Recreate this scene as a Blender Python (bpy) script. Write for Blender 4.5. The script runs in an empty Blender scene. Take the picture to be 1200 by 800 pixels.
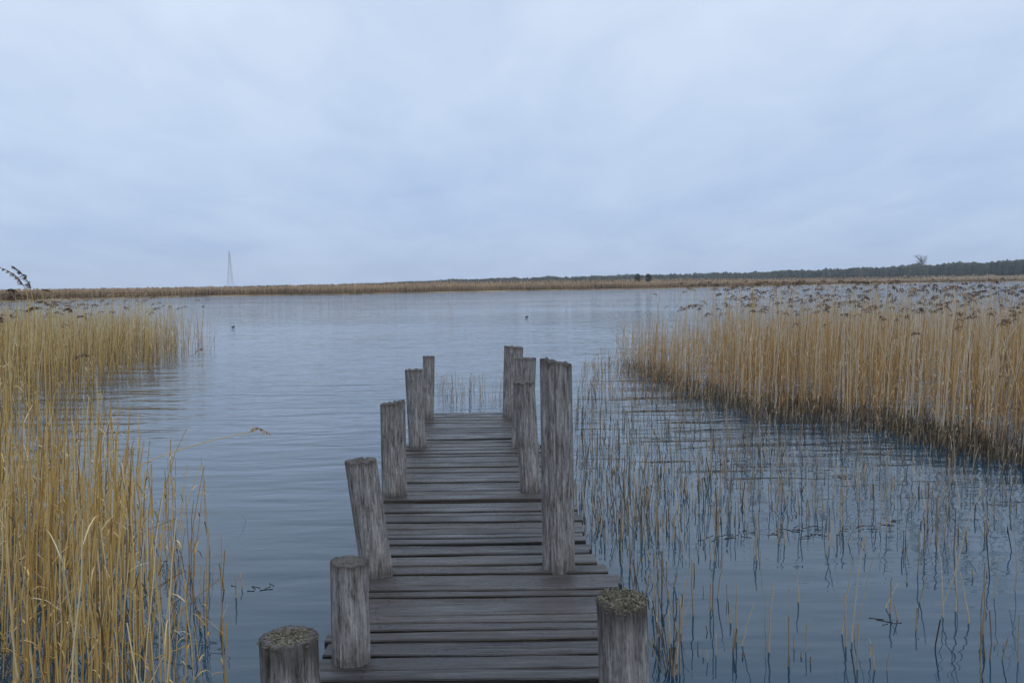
import bpy, bmesh, math, random
import numpy as np
from mathutils import Matrix, Vector, noise
R = math.radians
random.seed(7)
rng = np.random.default_rng(11)
scene = bpy.context.scene
COL = scene.collection

# ------------------------------------------------------------------ camera
CAM_H, PITCH, ROLL, F = 2.0, 3.78, -0.75, 1000.0       # metres, degrees, degrees, focal length in 1200 px units
cam = bpy.data.objects.new('camera', bpy.data.cameras.new('camera'))
COL.objects.link(cam)
cam.matrix_world = Matrix.Translation((0, 0, CAM_H)) @ Matrix.Rotation(R(90 - PITCH), 4, 'X') @ Matrix.Rotation(R(ROLL), 4, 'Z')
cam.data.lens = 30.0
cam.data.sensor_width = 36.0
cam.data.clip_start = 0.05
cam.data.clip_end = 9000.0
scene.camera = cam
CR = cam.matrix_world.to_3x3()

def ray(px, py):
    return CR @ Vector(((px - 600) / F, (400 - py) / F, -1.0))
def on(px, py, z=0.0):                                   # where that line of sight meets the level z
    d = ray(px, py)
    return Vector((0, 0, CAM_H)) + d * ((z - CAM_H) / d.z)
def at(px, py, y):                                       # where it meets the distance y
    d = ray(px, py)
    return Vector((0, 0, CAM_H)) + d * (y / d.y)

# ------------------------------------------------------------------ tags
def tag(o, label=None, cat=None, group=None, kind=None):
    if label: o['label'] = label
    if cat: o['category'] = cat
    if group: o['group'] = group
    if kind: o['kind'] = kind
    return o
def empty(name, loc=(0, 0, 0), rz=0.0):
    o = bpy.data.objects.new(name, None)
    COL.objects.link(o)
    o.empty_display_size = 0.1
    o.location = loc
    o.rotation_euler = (0, 0, rz)
    return o
def link(name, me, mat, parent=None):
    o = bpy.data.objects.new(name, me)
    COL.objects.link(o)
    if mat is not None and not me.materials: me.materials.append(mat)
    if parent is not None: o.parent = parent
    return o

# ------------------------------------------------------------------ mesh collector (numpy)
class MB:
    def __init__(s):
        s.v, s.f4, s.f3, s.t, s.n = [], [], [], [], 0
    def add(s, v, f4=None, f3=None, tone=0.5):
        v = np.asarray(v, float).reshape(-1, 3)
        if f4 is not None and len(f4): s.f4.append(np.asarray(f4, np.int64).reshape(-1, 4) + s.n)
        if f3 is not None and len(f3): s.f3.append(np.asarray(f3, np.int64).reshape(-1, 3) + s.n)
        s.t.append(np.broadcast_to(np.asarray(tone, float).reshape(-1), (len(v),)) if np.size(tone) in (1, len(v)) else np.repeat(tone, len(v) // np.size(tone)))
        s.v.append(v); s.n += len(v)
    def mesh(s, name, mat=None, smooth=False):
        v = np.concatenate(s.v); t = np.concatenate(s.t)
        f4 = np.concatenate(s.f4) if s.f4 else np.zeros((0, 4), np.int64)
        f3 = np.concatenate(s.f3) if s.f3 else np.zeros((0, 3), np.int64)
        me = bpy.data.meshes.new(name)
        me.vertices.add(len(v)); me.vertices.foreach_set('co', v.astype(np.float32).ravel())
        nl = len(f4) * 4 + len(f3) * 3
        me.loops.add(nl); me.loops.foreach_set('vertex_index', np.concatenate([f4.ravel(), f3.ravel()]).astype(np.int32))
        me.polygons.add(len(f4) + len(f3))
        me.polygons.foreach_set('loop_start', np.concatenate([np.arange(len(f4)) * 4, len(f4) * 4 + np.arange(len(f3)) * 3]).astype(np.int32))
        me.update(calc_edges=True); me.validate()
        if smooth: me.polygons.foreach_set('use_smooth', np.ones(len(me.polygons), bool))
        a = me.attributes.new('tone', 'FLOAT', 'POINT'); a.data.foreach_set('value', t.astype(np.float32))
        if mat: me.materials.append(mat)
        return me
    def box(s, c, size, rot=None, tone=0.5):
        x, y, z = [q / 2 for q in size]
        v = np.array([(-x, -y, -z), (x, -y, -z), (x, y, -z), (-x, y, -z), (-x, -y, z), (x, -y, z), (x, y, z), (-x, y, z)])
        if rot is not None: v = v @ np.array(rot).T
        s.add(v + np.array(c), [(0, 3, 2, 1), (4, 5, 6, 7), (0, 1, 5, 4), (1, 2, 6, 5), (2, 3, 7, 6), (3, 0, 4, 7)], tone=tone)
    def bar(s, a, b, w, tone=0.5):
        a, b = Vector(a), Vector(b); d = (b - a)
        q = d.to_track_quat('Z', 'Y').to_matrix()
        s.box((a + b) / 2, (w, w, d.length), q, tone)
    def tubes(s, pts, rad, tone, k=3):                   # pts N,m,3 ; rad N,m
        N, m, _ = pts.shape
        if N == 0: return
        rad = np.broadcast_to(rad, (N, m))
        ph = rng.uniform(0, 6.28, N)
        ang = ph[:, None] + np.arange(k)[None, :] * (2 * math.pi / k)
        T = np.gradient(pts, axis=1); T /= np.linalg.norm(T, axis=2)[:, :, None] + 1e-9
        n1 = np.cross(T, np.array([0.12, 0.99, 0.05])); n1 /= np.linalg.norm(n1, axis=2)[:, :, None] + 1e-9
        n2 = np.cross(T, n1)
        v = pts[:, :, None, :] + (np.cos(ang)[:, None, :, None] * n1[:, :, None, :] + np.sin(ang)[:, None, :, None] * n2[:, :, None, :]) * rad[:, :, None, None]
        idx = np.arange(N * m * k).reshape(N, m, k)
        a = idx[:, :-1, :]; b = np.roll(a, -1, 2); d = idx[:, 1:, :]; c = np.roll(d, -1, 2)
        s.add(v.reshape(-1, 3), np.stack([a, b, c, d], -1).reshape(-1, 4), None, np.repeat(np.broadcast_to(tone if np.ndim(tone) == 2 else np.reshape(tone, (-1, 1)), (N, m)).reshape(-1), k))
    def ribbons(s, pts, width, side, tone):              # pts N,m,3 ; width m or N,m ; side N,3
        N, m, _ = pts.shape
        if N == 0: return
        w = np.broadcast_to(width, (N, m))
        o = side[:, None, :] * w[:, :, None] * 0.5
        v = np.stack([pts - o, pts + o], 2)              # N,m,2,3
        idx = np.arange(N * m * 2).reshape(N, m, 2)
        f = np.stack([idx[:, :-1, 0], idx[:, :-1, 1], idx[:, 1:, 1], idx[:, 1:, 0]], -1)
        s.add(v.reshape(-1, 3), f.reshape(-1, 4), None, np.repeat(tone, m * 2))

# ------------------------------------------------------------------ materials
class Nodes:
    def __init__(s, name):
        s.m = bpy.data.materials.new(name); s.m.use_nodes = True
        s.t = s.m.node_tree; s.t.nodes.clear()
        s.out = s.n('ShaderNodeOutputMaterial'); s.b = s.n('ShaderNodeBsdfPrincipled')
        s.l(s.b.outputs[0], s.out.inputs[0])
    def n(s, ty, **kw):
        x = s.t.nodes.new(ty)
        for k, v in kw.items(): setattr(x, k, v)
        return x
    def l(s, a, b): s.t.links.new(a, b)
    def noise(s, vec, scale, detail=4, rough=0.55, dist=0.0):
        x = s.n('ShaderNodeTexNoise'); x.inputs['Scale'].default_value = scale; x.inputs['Detail'].default_value = detail
        x.inputs['Roughness'].default_value = rough; x.inputs['Distortion'].default_value = dist
        s.l(vec, x.inputs['Vector']); return x.outputs['Fac']
    def scale(s, vec, sc, loc=(0, 0, 0)):
        x = s.n('ShaderNodeMapping'); x.inputs['Scale'].default_value = sc; x.inputs['Location'].default_value = loc
        s.l(vec, x.inputs['Vector']); return x.outputs[0]
    def ramp(s, fac, stops):
        x = s.n('ShaderNodeValToRGB'); e = x.color_ramp.elements
        while len(e) < len(stops): e.new(0.5)
        for el, (p, c) in zip(e, stops):
            el.position = p; el.color = (*c, 1) if len(c) == 3 else c
        s.l(fac, x.inputs[0]); return x.outputs[0]
    def math(s, op, a, b=None, clamp=False):
        x = s.n('ShaderNodeMath', operation=op, use_clamp=clamp)
        for i, q in enumerate((a, b)):
            if q is None: continue
            if isinstance(q, (int, float)): x.inputs[i].default_value = q
            else: s.l(q, x.inputs[i])
        return x.outputs[0]
    def mix(s, fac, a, b, blend='MIX'):
        x = s.n('ShaderNodeMix', data_type='RGBA', blend_type=blend)
        for i, q in ((0, fac), (6, a), (7, b)):
            if isinstance(q, (int, float)): x.inputs[i].default_value = q
            elif isinstance(q, tuple): x.inputs[i].default_value = (*q, 1)
            else: s.l(q, x.inputs[i])
        return x.outputs[2]
    def attr(s, name):
        return s.n('ShaderNodeAttribute', attribute_name=name).outputs['Fac']
    def bump(s, h, dist, strength=1.0, prev=None):
        x = s.n('ShaderNodeBump'); x.inputs['Distance'].default_value = dist; x.inputs['Strength'].default_value = strength
        s.l(h, x.inputs['Height'])
        if prev is not None: s.l(prev, x.inputs['Normal'])
        return x.outputs[0]
    def set(s, **kw):
        for k, v in kw.items():
            i = s.b.inputs[k.replace('_', ' ')]
            if isinstance(v, (int, float)): i.default_value = v
            elif isinstance(v, tuple): i.default_value = (*v, 1)
            else: s.l(v, i)
        return s.m

def reed_mat(name, stops, rough=0.75, thin=0.0):
    g = Nodes(name)
    oi = g.n('ShaderNodeObjectInfo').outputs['Random']
    t = g.math('ADD', g.attr('tone'), g.math('MULTIPLY', g.math('SUBTRACT', oi, 0.5), 0.35))
    geo = g.n('ShaderNodeNewGeometry').outputs['Position']
    nz = g.noise(g.scale(geo, (30, 30, 5)), 1.0, 3)
    t = g.math('ADD', t, g.math('MULTIPLY', g.math('SUBTRACT', nz, 0.5), 0.5), clamp=True)
    g.set(Base_Color=g.ramp(t, stops), Roughness=rough, Specular_IOR_Level=0.25)
    if thin:
        tr = g.n('ShaderNodeBsdfTranslucent'); g.l(g.ramp(t, stops), tr.inputs[0])
        mx = g.n('ShaderNodeMixShader'); mx.inputs[0].default_value = thin
        g.l(g.b.outputs[0], mx.inputs[1]); g.l(tr.outputs[0], mx.inputs[2]); g.l(mx.outputs[0], g.out.inputs[0])
    return g.m
GOLD = [(0.0, (0.14, 0.080, 0.034)), (0.35, (0.36, 0.215, 0.066)), (0.65, (0.53, 0.350, 0.112)), (1.0, (0.62, 0.51, 0.30))]
TAWNY = [(0.0, (0.12, 0.066, 0.028)), (0.35, (0.43, 0.240, 0.082)), (0.65, (0.59, 0.365, 0.140)), (1.0, (0.66, 0.57, 0.43))]
PALE = [(0.0, (0.060, 0.044, 0.030)), (0.4, (0.32, 0.24, 0.15)), (1.0, (0.52, 0.44, 0.32))]
M_GOLD = reed_mat('golden_reed', GOLD)
M_GOLDLEAF = reed_mat('golden_reed_leaf', GOLD, thin=0.3)
M_TAWNY = reed_mat('tawny_reed', TAWNY, thin=0.15)
M_PALE = reed_mat('bleached_reed', PALE)
M_PLUME = reed_mat('reed_plume', [(0.0, (0.062, 0.040, 0.028)), (0.5, (0.235, 0.150, 0.088)), (1.0, (0.44, 0.31, 0.20))], 0.9)
M_BELT = reed_mat('far_reed', [(0.0, (0.10, 0.070, 0.042)), (0.5, (0.26, 0.18, 0.105)), (1.0, (0.38, 0.28, 0.17))], 0.9)
M_WOOD = reed_mat('far_conifer', [(0.0, (0.022, 0.030, 0.022)), (0.5, (0.040, 0.052, 0.034)), (1.0, (0.085, 0.080, 0.052))], 0.9)
M_BARK = reed_mat('bark', [(0.0, (0.06, 0.045, 0.035)), (1.0, (0.16, 0.12, 0.09))], 0.9)

def plank_mat():
    g = Nodes('weathered_planks')
    p = g.n('ShaderNodeTexCoord').outputs['Object']
    tone = g.attr('tone')
    off = g.n('ShaderNodeCombineXYZ'); g.l(g.math('MULTIPLY', tone, 37.0), off.inputs[0]); g.l(g.math('MULTIPLY', tone, 91.0), off.inputs[2])
    va = g.n('ShaderNodeVectorMath', operation='ADD'); g.l(p, va.inputs[0]); g.l(off.outputs[0], va.inputs[1]); q = va.outputs[0]
    fine = g.noise(g.scale(q, (4.5, 170, 60)), 1.0, 6, 0.72, 0.5)
    mid = g.noise(g.scale(q, (2.4, 40, 20)), 1.0, 6, 0.66, 1.0)
    blot = g.noise(g.scale(q, (3.5, 9, 4)), 1.0, 4, 0.6)
    mix = g.math('ADD', g.math('MULTIPLY', fine, 0.35), g.math('MULTIPLY', mid, 0.65))
    c = g.ramp(mix, [(0.39, (0.010, 0.0095, 0.010)), (0.46, (0.035, 0.034, 0.036)), (0.54, (0.078, 0.077, 0.082)), (0.64, (0.19, 0.189, 0.196))])
    crack = g.ramp(g.noise(g.scale(q, (1.5, 48, 1)), 1.0, 3, 0.6, 0.5), [(0.485, (0, 0, 0)), (0.5, (1, 1, 1)), (0.515, (0, 0, 0))])
    c = g.mix(g.math('MULTIPLY', crack, 0.7), c, (0.010, 0.009, 0.010))
    c = g.mix(g.math('MULTIPLY', tone, 0.70), c, (0.038, 0.034, 0.038))
    st = g.ramp(blot, [(0.48, (0, 0, 0)), (0.68, (1, 1, 1))])
    c = g.mix(g.math('MULTIPLY', st, 0.5), c, (0.062, 0.052, 0.044))
    c = g.mix(g.math('MULTIPLY', g.attr('shade_grime'), 0.92), c, (0.012, 0.011, 0.010))      # plank edges painted dark for shade in the gaps, plus rot and algae
    c = g.mix(g.math('MULTIPLY', g.math('FRACT', g.math('MULTIPLY', tone, 7.3)), 0.40), c, (0.078, 0.062, 0.046))
    wet = g.ramp(g.noise(g.scale(q, (1.6, 6, 2)), 1.0, 4), [(0.42, (0.14,) * 3), (0.58, (0.56,) * 3)])
    g.set(Base_Color=c, Roughness=wet, Specular_IOR_Level=0.42)
    h = g.math('ADD', g.math('MULTIPLY', fine, 0.45), mid)
    g.set(Normal=g.bump(h, 0.010, 0.9))
    return g.m
M_PLANK = plank_mat()

def post_mat():
    g = Nodes('weathered_post')
    p = g.n('ShaderNodeTexCoord').outputs['Object']
    fine = g.noise(g.scale(p, (110, 110, 9)), 1.0, 6, 0.7, 0.5)
    mid = g.noise(g.scale(p, (34, 34, 3.2)), 1.0, 6, 0.65, 1.0)
    speck = g.noise(g.scale(p, (130, 130, 38)), 1.0, 4, 0.7)
    blot = g.noise(g.scale(p, (9, 9, 5)), 1.0, 5, 0.65)
    mix = g.math('ADD', g.math('MULTIPLY', fine, 0.42), g.math('ADD', g.math('MULTIPLY', mid, 0.38), g.math('MULTIPLY', speck, 0.20)))
    c = g.ramp(mix, [(0.37, (0.022, 0.018, 0.017)), (0.45, (0.145, 0.136, 0.131)), (0.53, (0.295, 0.282, 0.275)), (0.64, (0.50, 0.485, 0.47))])
    c = g.mix(g.math('MULTIPLY', g.ramp(blot, [(0.48, (0, 0, 0)), (0.7, (1, 1, 1))]), 0.55), c, (0.095, 0.075, 0.060))
    lich = g.ramp(g.noise(g.scale(p, (14, 14, 9), (4, 2, 7)), 1.0, 5, 0.7), [(0.55, (0, 0, 0)), (0.68, (1, 1, 1))])
    c = g.mix(g.math('MULTIPLY', lich, 0.40), c, (0.33, 0.34, 0.31))
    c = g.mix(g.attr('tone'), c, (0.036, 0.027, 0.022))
    g.set(Base_Color=c, Roughness=0.88, Specular_IOR_Level=0.15)
    h = g.math('ADD', g.math('MULTIPLY', fine, 0.6), g.math('ADD', mid, g.math('MULTIPLY', speck, 0.3)))
    g.set(Normal=g.bump(h, 0.016, 1.0))
    return g.m
M_POST = post_mat()

def simple(name, stops, scale, rough=0.9, bump=0.0):
    g = Nodes(name)
    p = g.n('ShaderNodeTexCoord').outputs['Object']
    nz = g.noise(g.scale(p, scale), 1.0, 5, 0.6)
    g.set(Base_Color=g.ramp(nz, stops), Roughness=rough, Specular_IOR_Level=0.2)
    if bump: g.set(Normal=g.bump(nz, bump))
    return g.m
M_MOSS = simple('moss', [(0.3, (0.045, 0.040, 0.028)), (0.5, (0.125, 0.112, 0.080)), (0.7, (0.26, 0.24, 0.19))], (60, 60, 60), 0.95, 0.01)
M_MEADOW = simple('meadow', [(0.3, (0.13, 0.10, 0.06)), (0.5, (0.25, 0.185, 0.11)), (0.7, (0.36, 0.27, 0.17))], (0.02, 0.006, 0.02))
M_STEEL = simple('mast_steel', [(0.3, (0.20, 0.21, 0.22)), (0.7, (0.30, 0.31, 0.32))], (0.5, 0.5, 0.5), 0.5)
M_BIRD = simple('dark_feathers', [(0.3, (0.012, 0.012, 0.013)), (0.7, (0.03, 0.028, 0.028))], (30, 30, 30), 0.7)
M_LITTER = reed_mat('wet_litter', [(0.0, (0.035, 0.026, 0.018)), (0.6, (0.12, 0.085, 0.052)), (1.0, (0.30, 0.22, 0.13))], 0.7)

def water_mat():
    g = Nodes('lake_water')
    p = g.n('ShaderNodeTexCoord').outputs['Object']
    patch = g.ramp(g.noise(g.scale(p, (0.035, 0.06, 1), (3, 1.5, 0)), 1.0, 3), [(0.38, (0.35,) * 3), (0.62, (1, 1, 1))])
    sep = g.n('ShaderNodeSeparateXYZ'); g.l(p, sep.inputs[0])
    mr = g.n('ShaderNodeMapRange'); mr.inputs[1].default_value = 5; mr.inputs[2].default_value = 15; mr.inputs[3].default_value = 0.40; mr.inputs[4].default_value = 1.0
    mr.interpolation_type = 'SMOOTHSTEP'
    g.l(sep.outputs[1], mr.inputs[0])
    amp = g.math('MULTIPLY', patch, mr.outputs[0])
    r1 = g.noise(g.scale(p, (1.1, 3.6, 1)), 1.0, 2, 0.5, 0.3)
    r2 = g.noise(g.scale(p, (0.32, 1.15, 1), (5, 2, 0)), 1.0, 2, 0.5, 0.3)
    r3 = g.noise(g.scale(p, (4.5, 11, 1)), 1.0, 2)
    h = g.math('ADD', g.math('MULTIPLY', r1, 0.050), g.math('ADD', g.math('MULTIPLY', r2, 0.11), g.math('MULTIPLY', r3, 0.006)))
    chop = g.noise(g.scale(p, (0.6, 0.55, 1), (1, 8, 0)), 1.0, 4, 0.6, 0.6)
    far = g.n('ShaderNodeMapRange'); far.inputs[1].default_value = 14; far.inputs[2].default_value = 34; far.inputs[3].default_value = 0.0; far.inputs[4].default_value = 0.30
    g.l(sep.outputs[1], far.inputs[0])
    h = g.math('MULTIPLY', g.math('ADD', h, g.math('MULTIPLY', chop, far.outputs[0])), amp)
    g.set(Base_Color=(0.005, 0.036, 0.064), Roughness=0.04, IOR=1.45, Normal=g.bump(h, 1.0))
    return g.m
M_WATER = water_mat()

# ------------------------------------------------------------------ sky, sun
ELEV, AZ = 48.0, 152.0                                   # sun high behind the cloud, behind the camera and to the right
w = bpy.data.worlds.new('World'); scene.world = w; w.use_nodes = True
t = w.node_tree; t.nodes.clear()
N = t.nodes.new; L = t.links.new
out = N('ShaderNodeOutputWorld'); bg = N('ShaderNodeBackground'); bg.inputs[1].default_value = 0.1
L(bg.outputs[0], out.inputs[0])
sky = N('ShaderNodeTexSky'); sky.sky_type = 'NISHITA'; sky.sun_disc = False
sky.sun_elevation = R(ELEV); sky.sun_rotation = R(AZ); sky.air_density = 1.0; sky.dust_density = 2.0
tc = N('ShaderNodeTexCoord'); sp = N('ShaderNodeSeparateXYZ'); L(tc.outputs['Generated'], sp.inputs[0])
def wm(op, a, b=None):
    x = N('ShaderNodeMath'); x.operation = op
    for i, q in enumerate((a, b)):
        if q is None: continue
        if isinstance(q, (int, float)): x.inputs[i].default_value = q
        else: L(q, x.inputs[i])
    return x.outputs[0]
zz = wm('ADD', wm('MAXIMUM', sp.outputs[2], 0.0), 0.16)   # the cloud deck seen in perspective
cx = wm('DIVIDE', sp.outputs[0], zz); cy = wm('DIVIDE', sp.outputs[1], zz)
cv = N('ShaderNodeCombineXYZ'); L(cx, cv.inputs[0]); L(cy, cv.inputs[1])
def wnoise(scale, loc, detail, rough):
    mp = N('ShaderNodeMapping'); mp.inputs['Location'].default_value = loc; mp.inputs['Rotation'].default_value = (0, 0, 0.6); mp.inputs['Scale'].default_value = (1.5, 0.75, 1); L(cv.outputs[0], mp.inputs['Vector'])
    x = N('ShaderNodeTexNoise'); x.inputs['Scale'].default_value = scale; x.inputs['Detail'].default_value = detail; x.inputs['Roughness'].default_value = rough
    x.inputs['Distortion'].default_value = 0.4
    L(mp.outputs[0], x.inputs['Vector']); return x.outputs['Fac']
n1 = wnoise(0.7, (0.4, 0.2, 0), 5, 0.5); n2 = wnoise(2.4, (3.1, 7.0, 0), 5, 0.55)
nn = wm('ADD', wm('MULTIPLY', n1, 0.65), wm('MULTIPLY', n2, 0.35))
cr = N('ShaderNodeValToRGB'); e = cr.color_ramp.elements
e[0].position = 0.33; e[0].color = (0.485, 0.605, 0.830, 1)
e[1].position = 0.68; e[1].color = (0.665, 0.765, 0.945, 1)
L(nn, cr.inputs[0])
el = N('ShaderNodeMapRange'); el.inputs[1].default_value = 0.0; el.inputs[2].default_value = 0.40; el.inputs[3].default_value = 0.0; el.inputs[4].default_value = 1.0
el.interpolation_type = 'SMOOTHSTEP'
L(sp.outputs[2], el.inputs[0])
hz = N('ShaderNodeMix'); hz.data_type = 'RGBA'; L(el.outputs[0], hz.inputs[0]); hz.inputs[6].default_value = (0.79, 0.86, 0.93, 1); hz.inputs[7].default_value = (1.15, 1.13, 1.06, 1)
ml = N('ShaderNodeMix'); ml.data_type = 'RGBA'; ml.blend_type = 'MULTIPLY'; ml.inputs[0].default_value = 1.0
up = N('ShaderNodeMapRange'); up.inputs[1].default_value = 0.42; up.inputs[2].default_value = 1.0; up.inputs[3].default_value = 10.35; up.inputs[4].default_value = 15.0
L(sp.outputs[2], up.inputs[0])                           # an overcast sky is brightest overhead
L(cr.outputs[0], ml.inputs[6]); L(hz.outputs[2], ml.inputs[7])
sc10 = N('ShaderNodeVectorMath'); sc10.operation = 'SCALE'; L(up.outputs[0], sc10.inputs['Scale']); L(ml.outputs[2], sc10.inputs[0])
mx = N('ShaderNodeMix'); mx.data_type = 'RGBA'; mx.inputs[0].default_value = 0.94
L(sky.outputs[0], mx.inputs[6]); L(sc10.outputs[0], mx.inputs[7]); L(mx.outputs[2], bg.inputs[0])
sun = bpy.data.objects.new('sun', bpy.data.lights.new('sun', 'SUN')); COL.objects.link(sun)
sun.data.energy = 0.8; sun.data.angle = R(35); sun.data.color = (1.0, 0.96, 0.90)
sd = Vector((math.sin(R(AZ)) * math.cos(R(ELEV)), math.cos(R(AZ)) * math.cos(R(ELEV)), math.sin(R(ELEV))))
sun.rotation_euler = sd.to_track_quat('Z', 'Y').to_euler()

# ------------------------------------------------------------------ lake
def grid_mesh(name, xs, ys, zf, mat):
    xs = np.asarray(xs); ys = np.asarray(ys)
    X, Y = np.meshgrid(xs, ys); Z = np.vectorize(zf)(X, Y)
    idx = np.arange(X.size).reshape(X.shape)
    mb = MB(); mb.add(np.stack([X, Y, Z], -1).reshape(-1, 3), np.stack([idx[:-1, :-1], idx[:-1, 1:], idx[1:, 1:], idx[1:, :-1]], -1).reshape(-1, 4))
    return mb.mesh(name, mat, True)
o = link('lake_water', grid_mesh('lake_water', (-3900, -40, 40, 3900), (-60, 0, 60, 3900), lambda x, y: 0.0, M_WATER), None)
tag(o, kind='structure')

# ------------------------------------------------------------------ far shore
BX = [-500, 0, 200, 400, 600, 740, 900, 1050, 1200, 1700]
BD = [95, 165, 227, 238, 285, 294, 370, 470, 540, 700]
def bank_d(px): return float(np.interp(px, BX, BD))
def far_x(px, y): return (px - 600) / F * y
pxs = np.linspace(-500, 1700, 111)
def hill_h(px, y):                                       # land height, rising to the wooded ridge on the right
    rise = np.interp(px, [-500, 560, 900, 1050, 1200, 1700], [0.5, 0.7, 1.5, 4.5, 13.5, 22])
    low = np.interp(px, [-500, 300, 520, 800, 1000, 1200], [0.3, 0.8, 2.1, 2.3, 1.2, 0.5]) * min(1.0, max(0.0, (y - bank_d(px) - 15) / 170.0))
    return 0.35 + low + rise * min(1.0, max(0.0, (y - 560) / 420.0)) ** 1.3
v, f = [], []
rows = [0, 1.5, 12, 60, 200, 400, 600, 800, 1100, 1600, 2800]
for i, px in enumerate(pxs):
    d0 = bank_d(px) + 6 * noise.noise(Vector((px * 0.02, 3, 0)))
    for j, k in enumerate(rows):
        y = d0 + k
        z = -0.15 if j == 0 else (0.25 if j == 1 else hill_h(px, y) + 0.15 * noise.noise(Vector((px * 0.05, y * 0.02, 1))))
        v.append((far_x(px, y), y, z))
nr = len(rows)
for i in range(len(pxs) - 1):
    for j in range(nr - 1):
        f.append((i * nr + j, (i + 1) * nr + j, (i + 1) * nr + j + 1, i * nr + j + 1))
mb = MB(); mb.add(v, f)
tag(link('far_shore', mb.mesh('far_shore', M_MEADOW, True), None), kind='structure')

def spikes(mb, xy, z0, h, wdt, tone, k=4, lean=0.12):    # slim tufts, a closed spindle each
    N_ = len(xy)
    ang = rng.uniform(0, 6.28, N_)[:, None] + np.arange(k) * (2 * math.pi / k)
    ring = np.stack([np.cos(ang), np.sin(ang), 0 * ang], -1)
    b = np.concatenate([xy, z0[:, None]], 1)
    top = b + np.stack([rng.normal(0, lean, N_) * h, rng.normal(0, lean, N_) * h, h], -1)
    lo = b[:, None] + ring * (wdt * 0.6)[:, None, None]
    mid = (b * 0.35 + top * 0.65)[:, None] + ring * wdt[:, None, None]
    v = np.concatenate([lo, mid, top[:, None]], 1)       # 2k+1
    base = (np.arange(N_) * (2 * k + 1))[:, None]
    i = np.arange(k); j = (i + 1) % k
    f4 = np.stack([base + i, base + j, base + k + j, base + k + i], -1).reshape(-1, 4)
    f3 = np.stack([base + k + i, base + k + j, base + 2 * k + 0 * i], -1).reshape(-1, 3)
    mb.add(v.reshape(-1, 3), f4, f3, np.repeat(tone, 2 * k + 1))

mb = MB()
def belt(n, lo, hi, d0, d1, hgt, wd, toner):
    px = rng.uniform(lo, hi, n); y = np.interp(px, BX, BD) + rng.uniform(d0, d1, n)
    clump = np.array([noise.noise(Vector((a * 0.022, b * 0.06, 5))) for a, b in zip(px, y)])
    z0 = np.array([hill_h(a, b) - 0.1 for a, b in zip(px, y)])
    h = hgt * (1 + 0.2 * clump) * rng.uniform(0.7, 1.12, n)
    spikes(mb, np.stack([(px - 600) / F * y, y], -1), z0, h, rng.uniform(0.6, 1.3, n) * wd, np.clip(toner + 0.5 * clump + rng.normal(0, 0.12, n), 0, 1))
belt(16000, -450, 1500, 0.5, 18, 1.9, 0.16, 0.50)
belt(9000, -450, 1500, 40, 150, 1.9, 0.3, 0.66)
belt(6000, -450, 1300, 180, 420, 2.4, 0.5, 0.4)
tag(link('reed_belt', mb.mesh('reed_belt', M_BELT), None), 'brown reed belt lining the far shore across the whole lake', 'reeds', kind='stuff')

# wood on the ridge: conifers in tiers, some bare crowns
FX = [-500, 100, 200, 300, 400, 455, 540, 640, 760, 860, 940, 1040, 1120, 1200, 1500]
FH = [2.0, 2.2, 3.0, 3.8, 4.6, 5.6, 8.6, 9.8, 11.0, 12.2, 14.2, 16.5, 20.0, 23.0, 27]     # rows of the 1200 px picture above the horizon
mb = MB(); NT = 3600
px = np.concatenate([rng.uniform(430, 1500, NT), rng.uniform(-400, 450, 700)])
y = np.where(px > 900, np.interp(px, [900, 1200], [880, 700]), 960) + rng.uniform(0, 320, len(px))
y = np.where(px < 450, 1500 + rng.uniform(0, 200, len(px)), y)
tot = 2.0 + np.interp(px, FX, FH) * y / F
g0 = np.array([hill_h(a, b) for a, b in zip(px, y)])
cl = np.array([noise.noise(Vector((a * 0.035, b * 0.004, 2))) + 0.6 * noise.noise(Vector((a * 0.11, b * 0.01, 8))) for a, b in zip(px, y)])
hh = np.maximum(2.0, (tot - g0) * np.clip(rng.normal(0.86, 0.06, len(px)) + 0.20 * cl, 0.4, 1.12))
tn = np.clip(rng.normal(0.42, 0.2, len(px)) + 0.4 * cl, 0, 1)
xx = (px - 600) / F * y
for k0, k1, wd in ((0.0, 0.62, 0.30), (0.2, 0.86, 0.26), (0.42, 1.0, 0.19)):
    spikes(mb, np.stack([xx, y], -1), g0 + hh * k0, hh * (k1 - k0), hh * wd * rng.uniform(0.75, 1.3, len(px)), tn, 5, 0.03)
tag(link('far_wood', mb.mesh('far_wood', M_WOOD), None), 'dark distant conifer wood along the ridge beyond the far shore', 'wood', kind='stuff')

# two dark pines standing alone on the far shore
def far_pine(px, top_py, y, label):
    g = hill_h(px, y); p = at(px, top_py, y); H = p.z - g
    root = empty('pine_tree', (p.x, y, g))
    m = MB(); m.tubes(np.array([[(0, 0, -0.3), (0.05, 0, H * 0.5), (0, 0, H * 0.92)]]), np.array([[0.22, 0.16, 0.05]]), np.array([0.4]), 7)
    link('trunk', m.mesh('trunk', M_BARK), None, root)
    m = MB(); n = 260
    u = rng.uniform(0.22, 1.0, n) ** 0.9; rad = H * 0.31 * np.sqrt(np.clip(1 - ((u - 0.5) / 0.55) ** 2, 0.02, 1)) * rng.uniform(0.25, 1.1, n)
    a = rng.uniform(0, 6.28, n)
    spikes(m, np.stack([rad * np.cos(a), rad * np.sin(a)], -1), u * H - 0.5, rng.uniform(0.5, 1.1, n) * H * 0.11, rng.uniform(0.3, 0.6, n) * H * 0.075, rng.uniform(0, 0.55, n), 5, 0.5)
    link('crown', m.mesh('crown', M_WOOD), None, root)
    return tag(root, label, 'tree', 'pines on the far shore')
far_pine(747, 320.5, 420, 'dark round pine on the far shore, left of a close pair')
far_pine(760, 320.5, 425, 'dark pine with an uneven top on the far shore, right of a close pair')

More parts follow.
